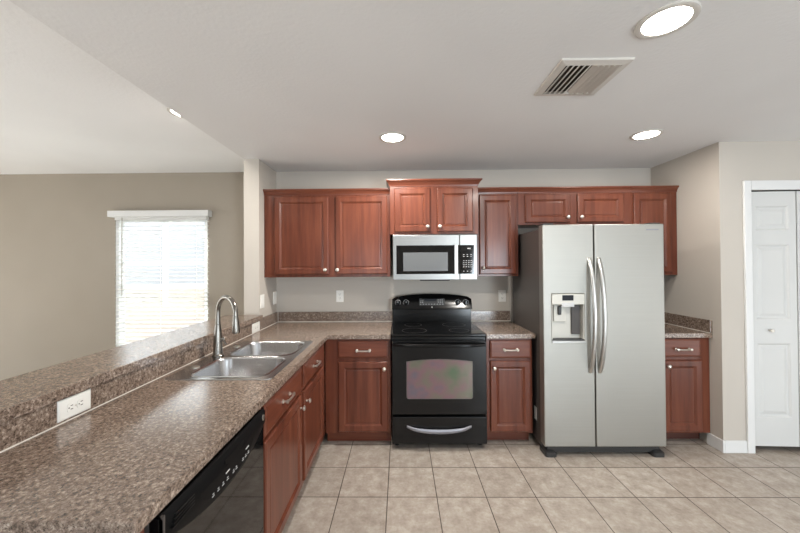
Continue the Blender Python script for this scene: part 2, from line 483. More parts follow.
def sweep_crown(parent, path, prof, name='crown_molding'):
    """prof: [(out, z)] swept along plan path with mitred corners; the outside is to the right of travel"""
    P = [Vector((x, y)) for x, y in path]; dirs = []
    for i, p in enumerate(P):
        ns = []
        if i > 0: d = (P[i] - P[i - 1]).normalized(); ns.append(Vector((d.y, -d.x)))
        if i < len(P) - 1: d = (P[i + 1] - P[i]).normalized(); ns.append(Vector((d.y, -d.x)))
        if len(ns) == 2:
            m = (ns[0] + ns[1]).normalized(); m = m / m.dot(ns[0])
        else: m = ns[0]
        dirs.append(m)
    bm = bmesh.new()
    rings = [[(p.x + d.x * o, p.y + d.y * o, z) for o, z in prof] for p, d in zip(P, dirs)]
    ring_loft(bm, rings, True, True)
    return obj(name, bm, WOODH, parent)

YU, UD = 3.08, 0.308                                   # wall cabinets
UZ0, UZ1 = 1.372, 2.130
def crown_prof(z0, z1, out):
    h = z1 - z0
    return [(-0.012, z0), (0.004, z0), (0.006, z0 + 0.18 * h), (0.3 * out, z0 + 0.3 * h), (0.55 * out, z0 + 0.55 * h), (0.85 * out, z0 + 0.72 * h), (out, z0 + 0.8 * h), (out, z1), (-0.012, z1)]
gW = 'cherry wall cabinets along the back wall'
wc = cabinet('wall_cabinet', 'tall two-door cherry wall cabinet in the corner beside the column', gW, (XL + 0.003, YU, 0), 0, 1.157, UD, UZ0, UZ1, [
    ('door', 0.098, 0.595, 1.398, 2.108, (0.566, 1.438)), ('door', 0.658, 1.131, 1.398, 2.108, (0.678, 1.438))])
sweep_crown(wc, [(0.0, 0.0), (1.157, 0.0)], crown_prof(2.126, 2.178, 0.030))
wc = cabinet('wall_cabinet', 'raised short two-door cherry cabinet directly above the microwave', gW, (-0.088, 3.0, 0), 0, 0.784, UD + 0.08, 1.752, 2.185, [
    ('door', 0.040, 0.358, 1.772, 2.160, (0.333, 1.818)), ('door', 0.420, 0.735, 1.772, 2.160, (0.440, 1.818))])
sweep_crown(wc, [(0.0, UD + 0.08), (0.0, 0.0), (0.784, 0.0), (0.784, UD + 0.08)], crown_prof(2.180, 2.240, 0.034))
wc = cabinet('wall_cabinet', 'tall single-door cherry wall cabinet between microwave and refrigerator', gW, (0.702, YU, 0), 0, 0.374, UD, UZ0, UZ1, [
    ('door', 0.020, 0.352, 1.390, 2.110, (0.052, 1.447))])
sweep_crown(wc, [(0.0, 0.0), (0.374, 0.0)], crown_prof(2.126, 2.178, 0.030))
wc = cabinet('wall_cabinet', 'short two-door cherry cabinet bridging over the refrigerator', gW, (1.078, YU, 0), 0, 1.022, UD, 1.838, UZ1, [
    ('door', 0.062, 0.470, 1.856, 2.112, (0.440, 1.902)), ('door', 0.535, 0.948, 1.856, 2.112, (0.562, 1.902))])
sweep_crown(wc, [(0.0, 0.0), (1.022, 0.0)], crown_prof(2.126, 2.178, 0.030))
wc = cabinet('wall_cabinet', 'narrow tall cherry wall cabinet between refrigerator and pantry-side wall', gW, (2.102, YU, 0), 0, 0.410, UD, UZ0, UZ1, [
    ('door', 0.016, 0.352, 1.398, 2.110, (0.044, 1.447))])
sweep_crown(wc, [(0.0, 0.0), (0.412, 0.0)], crown_prof(2.126, 2.178, 0.030))

YF, BD = 2.775, 0.612                                  # base cabinets
BZ0, BZ1 = 0.10, 0.874
gB = 'cherry base cabinets under the worktops'
cabinet('base_cabinet', 'cherry base cabinet with one drawer, between inner corner and black range', gB, (-0.622, YF, 0), 0, 0.538, BD, BZ0, BZ1, [
    ('drawer', 0.105, 0.518, 0.720, 0.858, None, (0.316, 0.783)), ('door', 0.109, 0.514, 0.119, 0.688, (0.487, 0.634))], toe=('w', 0.070))
cabinet('base_cabinet', 'narrow cherry base cabinet between black range and refrigerator', gB, (0.703, YF, 0), 0, 0.370, BD, BZ0, BZ1, [
    ('drawer', 0.024, 0.360, 0.714, 0.860, None, (0.190, 0.786)), ('door', 0.026, 0.354, 0.119, 0.692, (0.056, 0.636))], toe=('w', 0.085))
cabinet('base_cabinet', 'cherry base cabinet between refrigerator and pantry-side wall', gB, (2.092, YF, 0), 0, 0.418, BD, BZ0, BZ1, [
    ('drawer', 0.030, 0.338, 0.720, 0.866, None, (0.188, 0.785)), ('door', 0.034, 0.346, 0.119, 0.692, (0.068, 0.648))], toe=('d', 0.10))
XF = -0.625
HP = PI / 2
cabinet('base_cabinet', 'cherry peninsula cabinet with drawer, next to the inner corner', gB, (XF, 2.088, 0), HP, 0.662, 0.585, BZ0, BZ1, [
    ('drawer', 0.028, 0.545, 0.714, 0.858, None, (0.290, 0.786)), ('door', 0.030, 0.548, 0.130, 0.688, (0.068, 0.616))], toe=('w', 0.045))
cabinet('base_cabinet', 'cherry sink base cabinet beside the dishwasher, with wide false drawer', gB, (XF, 1.482, 0), HP, 0.604, 0.585, BZ0, BZ1, [
    ('false', 0.020, 0.580, 0.712, 0.858, None, (0.290, 0.786)), ('door', 0.022, 0.582, 0.130, 0.690, (0.545, 0.622))], toe=('w', 0.045))
t = thing('end_panel', 'cherry end panel closing the peninsula beside the dishwasher', 'cabinet panel', (-0.92, 0.79, 0))
bx('panel', WOODV, t, (-0.29, 0.305, -0.012, 0.012, 0.0, 0.874))
bx('back_panel', WOODV, t, (-0.310, -0.292, -0.012, 0.03, 0.0, 0.874))

# ------------------------------------------------------------------ worktops
CZ0, CZ1 = 0.876, 0.914
SX0, SX1, SY0, SY1 = -1.190, -0.648, 1.668, 2.510      # sink rim
t = thing('worktop', 'long L-shaped speckled taupe worktop on the peninsula and corner', 'countertop', (-0.92, 1.8, 0.876), group='speckled laminate worktops')
def wl(bm): bmesh.ops.translate(bm, verts=bm.verts, vec=(0.92, -1.8, -0.876)); return bm
bm = bmesh.new()
hx0, hx1, hy0, hy1 = SX0 + 0.02, SX1 - 0.02, SY0 + 0.02, SY1 - 0.02
grid_slab(bm, [XL, hx0, hx1, -0.595, -0.082], [0.746, hy0, hy1, 2.746, YB], lambda x, y: (x < -0.595 or y > 2.746) and not (hx0 < x < hx1 and hy0 < y < hy1), CZ0, CZ1)
obj('worktop_slab', wl(bm), LAM, t, 0.003)
bm = bmesh.new(); box(bm, XL + 0.02, -0.082, YB - 0.02, YB, CZ1, 1.014); obj('backsplash', wl(bm), LAM, t, 0.002)
bm = bmesh.new(); box(bm, XL, XL + 0.02, 0.746, YB, CZ1, 1.004); box(bm, XL, XL + 0.02, 2.975, YB, 1.004, 1.014)
bmesh.ops.remove_doubles(bm, verts=bm.verts, dist=1e-6); obj('backsplash', wl(bm), LAM, t)
bm = bmesh.new()
box(bm, XL + 0.02, XL + 0.0235, 0.75, 3.37, CZ1, CZ1 + 0.0035); obj('caulk_line', wl(bm), CAULK, t)
bm = bmesh.new(); box(bm, XL + 0.0235, -0.082, 3.366, 3.37, CZ1, CZ1 + 0.006); obj('caulk_line', wl(bm), CAULK, t)
bm = bmesh.new(); box(bm, XL + 0.02, XL + 0.024, 3.366, 3.37, CZ1 + 0.006, 1.012); obj('caulk_line', wl(bm), CAULK, t)

t = thing('worktop', 'short speckled taupe worktop between range and refrigerator', 'countertop', (0.9, 3.06, 0.876), group='speckled laminate worktops')
bx('worktop_slab', LAM, t, (0.696 - 0.9, 1.094 - 0.9, 2.746 - 3.06, YB - 3.06, 0, 0.038), 0.003)
bx('backsplash', LAM, t, (0.696 - 0.9, 1.094 - 0.9, YB - 0.02 - 3.06, YB - 3.06, 0.038, 0.138), 0.002)
bx('caulk_line', CAULK, t, (0.696 - 0.9, 1.094 - 0.9, YB - 0.024 - 3.06, YB - 0.02 - 3.06, 0.038, 0.044))
t = thing('worktop', 'short speckled taupe worktop in the corner beyond the refrigerator', 'countertop', (2.29, 3.06, 0.876), group='speckled laminate worktops')
bx('worktop_slab', LAM, t, (2.07 - 2.29, XR - 2.29, 2.746 - 3.06, YB - 3.06, 0, 0.038), 0.003)
bx('backsplash', LAM, t, (2.07 - 2.29, XR - 0.02 - 2.29, YB - 0.02 - 3.06, YB - 3.06, 0.038, 0.140), 0.002)
bx('backsplash', LAM, t, (XR - 0.02 - 2.29, XR - 2.29, 2.746 - 3.06, YB - 3.06, 0.038, 0.140), 0.002)
bx('caulk_line', CAULK, t, (XR - 0.0235 - 2.29, XR - 0.02 - 2.29, 2.75 - 3.06, YB - 0.02 - 3.06, 0.038, 0.0415))

bm = bmesh.new(); box(bm, -0.167, 0.160, -1.13, 1.118, 0, 0.040)
o = obj('bar_top', bm, LAM, None, 0.003, loc=(-1.3745, 1.847, 1.007))
o['label'] = 'raised speckled bar ledge running along the half wall above the sink'; o['category'] = 'bar counter'

# ------------------------------------------------------------------ sink
t = thing('kitchen_sink', 'double-bowl stainless steel drop-in sink in the peninsula worktop', 'sink', (-0.92, 2.09, CZ1))
ox, oy = -0.92, 2.09
b1 = (-1.095 - ox, -0.693 - ox, 1.705 - oy, 2.055 - oy)
b2 = (-1.095 - ox, -0.690 - ox, 2.105 - oy, 2.470 - oy)
bm = bmesh.new()
loops = [rrect(SX0 - ox, SX1 - ox, SY0 - oy, SY1 - oy, 0.005, 0.03), rrect(*b1, 0.005, 0.07), rrect(*b2, 0.005, 0.07)]
ed = []
for lp in loops:
    vs = [bm.verts.new(p) for p in lp]
    ed += [bm.edges.new((vs[i], vs[(i + 1) % len(vs)])) for i in range(len(vs))]
bmesh.ops.triangle_fill(bm, edges=ed, use_beauty=True, use_dissolve=False)
outer = [rrect(SX0 - ox, SX1 - ox, SY0 - oy, SY1 - oy, 0.005, 0.03), rrect(SX0 - 0.002 - ox, SX1 + 0.002 - ox, SY0 - 0.002 - oy, SY1 + 0.002 - oy, 0.0005, 0.032)]
ring_loft(bm, outer)
bmesh.ops.remove_doubles(bm, verts=bm.verts, dist=1e-5)
obj('sink_deck', bm, SINKM, t)
for b in (b1, b2):
    bm = bmesh.new()
    def ins(k, z, r): return rrect(b[0] + k, b[1] - k, b[2] + k, b[3] - k, z, r)
    ring_loft(bm, [ins(-0.012, 0.006, 0.08), ins(-0.004, 0.0085, 0.074), ins(0.0, 0.006, 0.07), ins(0.004, -0.004, 0.068), ins(0.012, -0.13, 0.062), ins(0.03, -0.168, 0.05), ins(0.07, -0.178, 0.04)], False, True)
    bo = obj('bowl', bm, SINKM, t, smooth=True)
    cx, cy = (b[0] + b[1]) / 2, (b[2] + b[3]) / 2
    bm = bmesh.new(); lathe(bm, [(0.056, -0.1775), (0.054, -0.1745), (0.042, -0.1745), (0.036, -0.176), (0.010, -0.1765), (0.010, -0.168), (0.004, -0.166)], (cx, cy, 0), 'z', 24)
    obj('drain', bm, NICKEL, bo, smooth=True)
for y in (1.865 - oy, 2.34 - oy):
    bm = bmesh.new(); lathe(bm, [(0.022, 0.005), (0.022, 0.008), (0.016, 0.010), (0.003, 0.011)], (-1.142 - ox, y, 0), 'z', 20)
    obj('hole_cover', bm, NICKEL, t, smooth=True)

# faucet
t = thing('kitchen_faucet', 'tall gooseneck pull-down faucet in brushed nickel on the sink', 'faucet', (-1.144, 2.10, CZ1 + 0.0055))
bm = bmesh.new(); lathe(bm, [(0.034, 0), (0.034, 0.004), (0.029, 0.009), (0.0275, 0.02), (0.0255, 0.09), (0.021, 0.15), (0.0175, 0.19), (0.0165, 0.196)], (0, 0, 0), 'z', 28)
obj('faucet_body', bm, FAUC, t, smooth=True)
du = Vector((0.84, -0.54, 0)).normalized(); rr = 0.097; zc = 0.274
pts = [Vector((0, 0, 0.19)), Vector((0, 0, 0.24))]
for k in range(17):
    a = PI - PI * 1.02 * k / 16
    pts.append(du * (rr + rr * math.cos(a)) + Vector((0, 0, zc + rr * math.sin(a))))
bm = bmesh.new(); tube(bm, pts, 0.0138, 14); obj('gooseneck_spout', bm, FAUC, t, smooth=True)
e = pts[-1]; dn = (pts[-1] - pts[-2]).normalized()
hp = [e, e + dn * 0.012, e + dn * 0.03, e + dn * 0.094, e + dn * 0.106]
bm = bmesh.new(); tube(bm, hp, [0.0145, 0.0165, 0.0175, 0.0225, 0.0205], 18)
sh = obj('spray_head', bm, FAUC, t, smooth=True)
bm = bmesh.new(); c = e + dn * 0.045 - du * 0.019
box(bm, c.x - 0.005, c.x + 0.006, c.y - 0.011, c.y + 0.006, c.z - 0.022, c.z + 0.022); obj('spray_button', bm, BLACKM, sh, 0.003)
bm = bmesh.new()
lathe(bm, [(0.012, 0.018), (0.012, 0.036), (0.009, 0.040)], (0, 0, 0.105), 'x', 16)
tube(bm, [(0.034, 0, 0.108), (0.046, -0.01, 0.090), (0.062, -0.024, 0.078)], [0.0065, 0.006, 0.007], 10)
obj('lever_handle', bm, FAUC, t, smooth=True)

# ------------------------------------------------------------------ dishwasher (front faces +x: local x runs away from the camera)
t = thing('dishwasher', 'gloss black built-in dishwasher under the peninsula worktop', 'dishwasher', (XF, 0.822, 0), HP)
W = 0.640
bx('tub', GREYB, t, (0.004, W - 0.004, 0.0, 0.57, 0.10, 0.865))
bx('toe_panel', BLACKM, t, (0.0, W, 0.03, 0.05, 0.0, 0.10))
bx('door_panel', BLACKG, t, (0.006, W - 0.006, -0.030, 0.0, 0.105, 0.86), 0.004)
# bowed control panel
bm = bmesh.new(); n = 20; rings = []
for k in range(n + 1):
    s = k / n; q = 1 - (2 * s - 1) ** 2; x = 0.006 + (W - 0.012) * s
    zb = 0.800 - 0.054 * q; yo = -0.036 - 0.016 * q
    rings.append([(x, -0.030, 0.868), (x, yo + 0.010, 0.868), (x, yo, 0.855), (x, yo, zb + 0.010), (x, yo + 0.008, zb), (x, -0.030, zb)])
ring_loft(bm, rings, True, True)
cp = obj('control_panel', bm, PITCH, t, smooth=True)
bm = bmesh.new(); rings = []
for k in range(n + 1):
    s = 0.22 + 0.56 * k / n; q = 1 - (2 * s - 1) ** 2; x = 0.006 + (W - 0.012) * s; yo = -0.036 - 0.016 * q - 0.0006
    qq = 1 - (2 * k / n - 1) ** 2
    rings.append([(x, yo, 0.826), (x, yo, 0.826 - 0.010 - 0.052 * qq ** 0.6)])
ring_loft(bm, rings, closed=False); obj('button_field', bm, PITCH, cp)
bm = bmesh.new(); arch_panel(bm, 0.27, 0.40, 0.838, 0.850, 0, -0.0532, -0.047, 10, 0.018); obj('handle_pocket', bm, PITCH, cp)
for xs_ in ((0.205, 0.232, 0.259, 0.286), (0.325, 0.345), (0.395, 0.418, 0.441)):
    bm = bmesh.new()
    for x in xs_:
        q = 1 - (2 * (x - 0.006) / (W - 0.012) - 1) ** 2; yo = -0.036 - 0.016 * q
        box(bm, x - 0.006, x + 0.006, yo - 0.0014, yo, 0.779, 0.7815); box(bm, x - 0.004, x + 0.004, yo - 0.0014, yo, 0.786, 0.788)
    obj('button_lettering', bm, MARK, cp)
for xa, xb, yo in ((0.275, 0.300, -0.0530), (0.42, 0.445, -0.0512)):
    bm = bmesh.new(); box(bm, xa, xb, yo, yo + 0.003, 0.803, 0.807); obj('indicator_light', bm, MARK, cp)
bm = bmesh.new()
for k in range(4):
    z = 0.816 + k * 0.009; box(bm, 0.03 + 0.004 * k, 0.135, -0.0455, -0.038, z, z + 0.003)
obj('vent_slots', bm, BLACKM, cp)
bm = bmesh.new(); lathe(bm, [(0.012, 0), (0.012, 0.003), (0.009, 0.0045)], (W - 0.035, -0.039, 0.838), '-y', 20)
obj('badge', bm, NICKEL, cp, smooth=True)
bm = bmesh.new(); box(bm, 0.006, 0.012, -0.038, -0.03, 0.72, 0.866); obj('edge_trim', bm, GREYB, t)

# ------------------------------------------------------------------ range
t = thing('electric_range', 'black electric range with glass cooktop under the microwave', 'range', (0.307, 2.745, 0))
W2 = 0.381
bx('range_body', BLACK, t, (-W2, W2, 0.0, 0.625, 0.045, 0.895), 0.003)
for sx in (-0.34, 0.34):
    for sy in (0.05, 0.57):
        bm = bmesh.new(); lathe(bm, [(0.02, 0), (0.02, 0.02), (0.012, 0.045)], (sx, sy, 0), 'z', 12); obj('levelling_foot', bm, BLACKM, t)
bx('cooktop', BLACKG, t, (-W2 - 0.003, W2 + 0.003, -0.012, 0.56, 0.896, 0.920), 0.006)
for sx, sy, r in ((-0.19, 0.13, 0.105), (0.19, 0.13, 0.085), (-0.19, 0.40, 0.08), (0.19, 0.40, 0.105)):
    bm = bmesh.new(); lathe(bm, [(r - 0.003, 0.9202), (r - 0.003, 0.9206), (r, 0.9206), (r, 0.9202)], (sx, sy, 0), 'z', 40, False, False); obj('burner_ring', bm, GREYB, t)
# backguard
bx('backguard', BLACK, t, (-W2, W2, 0.545, 0.63, 0.900, 1.050), 0.004)
bm = bmesh.new(); n = 20; rings = []
for k in range(n + 1):
    s = k / n; q = 1 - (2 * s - 1) ** 2; x = -0.388 + 0.776 * s
    edge = min(1.0, min(s, 1 - s) / 0.03); zt = 1.160 + 0.034 * q - 0.018 * (1 - edge) ** 2
    rings.append([(x, 0.53, 1.046), (x, 0.525, 1.052), (x, 0.540, 1.085), (x, 0.560, zt - 0.008), (x, 0.568, zt), (x, 0.64, zt - 0.004), (x, 0.64, 1.046)])
ring_loft(bm, rings, True, True)
cpn = obj('control_panel', bm, BLACK, t, smooth=True)
def panel_y(z): return 0.540 + (z - 1.085) * 0.25
bm = bmesh.new(); yk = panel_y(1.112)
lathe(bm, [(0.027, -0.002), (0.027, 0.003), (0.020, 0.006), (0.0185, 0.022), (0.015, 0.025), (0.002, 0.0255)], (0, 0, 0), '-y', 24)
box(bm, -0.004, 0.004, -0.031, -0.02, -0.018, 0.018)
k1 = obj('burner_knob', bm, BLACK, cpn, smooth=True, loc=(-0.331, yk, 1.112))
bm = bmesh.new(); lathe(bm, [(0.0275, 0.003), (0.0275, 0.0045), (0.0255, 0.0045), (0.0255, 0.003)], (0, 0, 0), '-y', 28, False, False)
box(bm, -0.0015, 0.0015, -0.0325, -0.0305, 0.002, 0.016)
obj('dial_marking', bm, MARK, k1)
for x in (-0.252, 0.251, 0.329): copy_part(k1, cpn, (x, yk, 1.112))
bm = bmesh.new()
ring_loft(bm, [[(-0.122, panel_y(1.083) - 0.003, 1.083), (0.125, panel_y(1.083) - 0.003, 1.083), (0.125, panel_y(1.150) - 0.003, 1.150), (-0.122, panel_y(1.150) - 0.003, 1.150)],
               [(-0.122, panel_y(1.083) + 0.004, 1.083), (0.125, panel_y(1.083) + 0.004, 1.083), (0.125, panel_y(1.150) + 0.004, 1.150), (-0.122, panel_y(1.150) + 0.004, 1.150)]], True, True)
dp = obj('display_panel', bm, GREYF, cpn)
bm = bmesh.new(); y = panel_y(1.13) - 0.005; box(bm, -0.075, 0.045, y, y + 0.004, 1.112, 1.146); obj('clock_display', bm, SCREEN, dp)
def legends(spots, hw_, hz_):
    bm = bmesh.new()
    for x, z in spots:
        y = panel_y(z) - 0.0042; box(bm, x - hw_, x + hw_, y, y + 0.002, z - hz_, z + hz_)
    obj('button_lettering', bm, MARK, dp)
legends([(-0.11 + k * 0.027, 1.095) for k in range(9)], 0.006, 0.002)
legends([(0.062 + k * 0.02, 1.110 + j * 0.013) for k in range(3) for j in range(3)], 0.005, 0.002)
legends([(-0.108 + k * 0.018, z) for k in range(2) for z in (1.112, 1.126)], 0.005, 0.002)
bm = bmesh.new(); lathe(bm, [(0.007, 0), (0.007, 0.003), (0.004, 0.004)], (0.0, panel_y(1.066) - 0.001, 1.066), '-y', 14); obj('badge', bm, NICKEL, cpn)
# oven door
od = bx('oven_door', BLACK, t, (-W2 + 0.003, W2 - 0.003, -0.045, -0.002, 0.284, 0.868), 0.005)
bm = bmesh.new(); n = 16
x0, x1, z0, z1, rise = -0.258, 0.262, 0.412, 0.703, 0.018
pts = [(x0 + 0.012, z0), (x1 - 0.012, z0), (x1, z0 + 0.012)] + [(x1 - (x1 - x0) * k / n, z1 + rise * (1 - (2 * k / n - 1) ** 2)) for k in range(n + 1)] + [(x0, z0 + 0.012)]
ring_loft(bm, [[(x, -0.044, z) for x, z in pts], [(x, -0.0465, z) for x, z in pts]], False, True)
ow = obj('oven_window', bm, OVENG, od)
bm = bmesh.new(); cx, cz = (x0 + x1) / 2, (z0 + z1) / 2
o1 = [(x, -0.0440, z) for x, z in pts]; o2 = [(cx + (x - cx) * 1.022, -0.0475, cz + (z - cz) * 1.03) for x, z in pts]
o3 = [(cx + (x - cx) * 1.022, -0.044, cz + (z - cz) * 1.03) for x, z in pts]; o4 = [(x, -0.0475, z) for x, z in pts]
ring_loft(bm, [o1, o4, o2, o3]); obj('window_rim', bm, GREYB, od)
bm = bmesh.new(); n = 16; rings = []
for k in range(n + 1):
    s = k / n; q = 1 - (2 * s - 1) ** 6; x = -0.368 + 0.736 * s; y = -0.048 - 0.042 * q; z = 0.843
    rings.append([(x, y, z - 0.014), (x, y - 0.010, z - 0.006), (x, y - 0.010, z + 0.006), (x, y, z + 0.013), (x, y + 0.014, z + 0.010), (x, y + 0.014, z - 0.010)])
ring_loft(bm, rings, True, True); obj('oven_handle', bm, BLACK, od, smooth=True)
dr = bx('storage_drawer', BLACK, t, (-W2 + 0.003, W2 - 0.003, -0.043, -0.002, 0.048, 0.264), 0.005)
bm = bmesh.new(); n = 18; rings = []
for k in range(n + 1):
    s = k / n; q = 1 - (2 * s - 1) ** 2; x = -0.262 + 0.516 * s; z = 0.187 - 0.030 * q; hgt = 0.011 + 0.007 * q; y = -0.046 - 0.028 * min(1, 2.2 * q)
    rings.append([(x, y + 0.006, z - hgt), (x, y, z - hgt * 0.5), (x, y, z + hgt * 0.5), (x, y + 0.006, z + hgt), (x, y + 0.02, z + hgt * 0.6), (x, y + 0.02, z - hgt * 0.6)])
ring_loft(bm, rings, True, True); obj('drawer_handle', bm, SILVER, dr, smooth=True)

# ------------------------------------------------------------------ microwave
t = thing('microwave', 'stainless over-the-range microwave mounted under the raised cabinet', 'microwave', (0.3075, 2.99, 1.346))
bx('microwave_body', GREYB, t, (-0.370, 0.370, 0.0, 0.395, 0.004, 0.400), 0.003)
bx('underside_vent', BLACKM, t, (-0.13, 0.13, -0.012, 0.10, -0.008, 0.004), 0.002)
md = bx('microwave_door', STEELM, t, (-0.371, 0.2165, -0.022, -0.001, 0.0, 0.398), 0.004)
cpn = bx('control_side', STEELM, t, (0.2185, 0.371, -0.022, -0.001, 0.0, 0.398), 0.004)
bx('door_glass', BLACKG, md, (-0.340, 0.2155, -0.025, -0.0215, 0.052, 0.305), 0.002)
bx('viewing_window', MICROG, md, (-0.280, 0.112, -0.0262, -0.0245, 0.078, 0.242))
bm = bmesh.new()
box(bm, 0.166, 0.198, -0.056, -0.040, 0.050, 0.306); box(bm, 0.172, 0.192, -0.041, -0.021, 0.066, 0.086); box(bm, 0.172, 0.192, -0.041, -0.021, 0.270, 0.290)
obj('door_handle', bm, STEELV, md, 0.004)
bx('keypad', BLACKG, cpn, (0.2185, 0.344, -0.025, -0.0215, 0.052, 0.305), 0.002)
for zs_, nc in (((0.075,), 3), ((0.113, 0.131, 0.149, 0.167), 4), ((0.205, 0.221), 3)):
    bm = bmesh.new()
    for z in zs_:
        for c in range(nc):
            x = 0.252 + c * (0.032 if nc == 3 else 0.022)
            box(bm, x - 0.006, x + 0.006, -0.0258, -0.0245, z - 0.0025, z + 0.0025)
    obj('key_lettering', bm, MARK, cpn)
bm = bmesh.new(); box(bm, 0.285, 0.312, -0.0258, -0.0245, 0.270, 0.278); obj('clock_digits', bm, MARK, cpn)

# ------------------------------------------------------------------ refrigerator
t = thing('refrigerator', 'stainless side-by-side refrigerator with water dispenser', 'refrigerator', (1.560, 2.60, 0))
bx('fridge_case', GREYB, t, (-0.455, 0.455, 0.085, 0.72, 0.045, 1.755), 0.006)
gx = -0.071
DT = 0.078
# freezer door built around the dispenser recess
dx0, dx1, dz0, dz1 = 1.162 - 1.56, 1.412 - 1.56, 0.888, 1.249
L, Rr, zb, zt = -0.463, gx - 0.004, 0.080, 1.782
bm = bmesh.new()
xs, zs = [L, dx0, dx1, Rr], [zb, dz0, dz1, zt]
grid_slab(bm, xs, zs, lambda x, z: not (dx0 < x < dx1 and dz0 < z < dz1), 0, DT)
for v in bm.verts: v.co = (v.co.x, DT - v.co.z, v.co.y)
fd = obj('freezer_door', bm, STEEL, t, 0.007, 3)
bm = bmesh.new(); box(bm, gx + 0.004, 0.463, 0, DT, zb, zt); rd = obj('fridge_door', bm, STEEL, t, 0.007, 3)
# dispenser
bx('dispenser_panel', DISPG, fd, (dx0 + 0.001, dx1 - 0.001, -0.004, 0.05, 1.168, dz1 - 0.001), 0.003)
bx('dispenser_screen', SCREEN, fd, (1.241 - 1.56, 1.326 - 1.56, -0.0052, -0.0035, 1.199, 1.240))
bx('dispenser_buttons', MARK, fd, (1.236 - 1.56, 1.332 - 1.56, -0.006, 0.03, 1.150, 1.184), 0.003)
bm = bmesh.new(); box(bm, dx0 + 0.001, dx1 - 0.001, 0.062, 0.070, dz0, 1.168)
box(bm, dx0 + 0.001, dx0 + 0.006, 0.004, 0.062, dz0 + 0.01, 1.168); box(bm, dx1 - 0.006, dx1 - 0.001, 0.004, 0.062, dz0 + 0.01, 1.168)
obj('dispenser_recess', bm, DISPG, fd)
bx('water_paddle', DISPG, fd, (1.195 - 1.56, 1.285 - 1.56, 0.040, 0.052, 1.03, 1.160), 0.004)
bx('water_nozzle', GREYF, fd, (1.222 - 1.56, 1.248 - 1.56, 0.022, 0.042, 1.085, 1.150), 0.006)
bx('ice_chute', GREYB, fd, (1.335 - 1.56, 1.400 - 1.56, 0.045, 0.061, 0.93, 1.160), 0.003)
bx('drip_tray', GREYF, fd, (dx0 + 0.004, dx1 - 0.004, 0.004, 0.061, dz0 + 0.004, dz0 + 0.012))
bx('tray_lip', STEELV, fd, (dx0 - 0.002, dx1 + 0.002, -0.010, 0.006, dz0 - 0.014, dz0 + 0.004), 0.003)
# handles
def fridge_handle(p, x):
    bm = bmesh.new(); n = 22; pts = []; rad = []
    for k in range(n + 1):
        s = k / n; q = 1 - (2 * s - 1) ** 2; pts.append((x, 0.006 - 0.074 * q ** 0.75, 0.648 + 0.874 * s)); rad.append(0.0145)
    tube(bm, pts, rad, 14)
    for v in bm.verts: v.co.x = x + (v.co.x - x) * 1.15
    return obj('handle', bm, STEELV, p, smooth=True)
fridge_handle(fd, 1.452 - 1.56); fridge_handle(rd, 1.524 - 1.56)
bm = bmesh.new(); box(bm, 1.887 - 1.56, 1.982 - 1.56, -0.0012, 0.001, 1.734, 1.743); obj('badge', bm, SILVER, rd)
bm = bmesh.new(); box(bm, -0.43, 0.43, 0.03, 0.06, 0.025, 0.078); obj('base_grille', bm, GREYF, t)
for x in (-0.41, 0.41):
    bm = bmesh.new(); ring_loft(bm, [rrect(x - 0.045, x + 0.045, 0.0, 0.13, 0.0, 0.02), rrect(x - 0.045, x + 0.045, 0.0, 0.13, 0.03, 0.02), rrect(x - 0.03, x + 0.03, 0.03, 0.12, 0.045, 0.015)], True, True)
    obj('foot', bm, GREYF, t)
    bm = bmesh.new(); box(bm, x - 0.04, x + 0.04, 0.02, 0.16, 1.7815, 1.795); obj('hinge_cover', bm, GREYF, t, 0.004)
bx('side_label', WPLAST, t, (-0.4565, -0.455, 0.165, 0.215, 0.205, 0.310))

# ------------------------------------------------------------------ outlets and switches (front faces -y)
def outlet(label, loc, rz=0.0, roll=0.0, kind='outlet', wd=0.074, ht=0.118, group=None):
    t = thing('wall_outlet' if kind == 'outlet' else 'light_switch', label, 'outlet' if kind == 'outlet' else 'switch', loc, rz, group)
    if roll: t.rotation_euler = (0, roll, rz)
    bm = bmesh.new(); ring_panel(bm, -wd / 2, wd / 2, -ht / 2, ht / 2, [(0, 0), (0, -0.003), (0.004, -0.006)]); obj('cover_plate', bm, WPLAST, t)
    if kind == 'outlet':
        for s in (-1, 1):
            bm = bmesh.new(); rp = [(x, z) for x, z, _ in rrect(-0.0165, 0.0165, s * 0.0195 - 0.0145, s * 0.0195 + 0.0145, 0, 0.010)]
            ring_loft(bm, [[(x, -0.0055, z) for x, z in rp], [(x, -0.0075, z) for x, z in rp]], False, True)
            rc = obj('receptacle', bm, WPLAST, t)
            bm = bmesh.new()
            for dx in (-0.0065, 0.0065): box(bm, dx - 0.0014, dx + 0.0014, -0.0079, -0.0073, s * 0.0195 - 0.002, s * 0.0195 + 0.007)
            lathe(bm, [(0.0025, 0.0073), (0.0025, 0.0079)], (0, 0, s * 0.0195 - 0.008), '-y', 10); obj('socket_slots', bm, SLOT, rc)
        bm = bmesh.new(); lathe(bm, [(0.003, 0.0055), (0.003, 0.0072)], (0, 0, 0), '-y', 10); obj('screw', bm, NICKEL, t)
    else:
        bm = bmesh.new(); box(bm, -0.017, 0.017, -0.0085, -0.0055, -0.034, 0.034); obj('rocker', bm, WPLAST, t, 0.002)
        for z in (-0.045, 0.045):
            bm = bmesh.new(); lathe(bm, [(0.003, 0.0055), (0.003, 0.0068)], (0, 0, z), '-y', 10); obj('screw', bm, NICKEL, t)
    return t
gO = 'white duplex outlets'
outlet('white outlet on the back wall between corner and range', (-0.610, YB, 1.168), group=gO)
outlet('white outlet on the back wall between range and refrigerator', (1.020, YB, 1.162), group=gO)
outlet('sideways white outlet on the bar splash beside the open worktop', (XL + 0.02, 1.258, 0.962), HP, HP, 'outlet', 0.076, 0.128, gO)
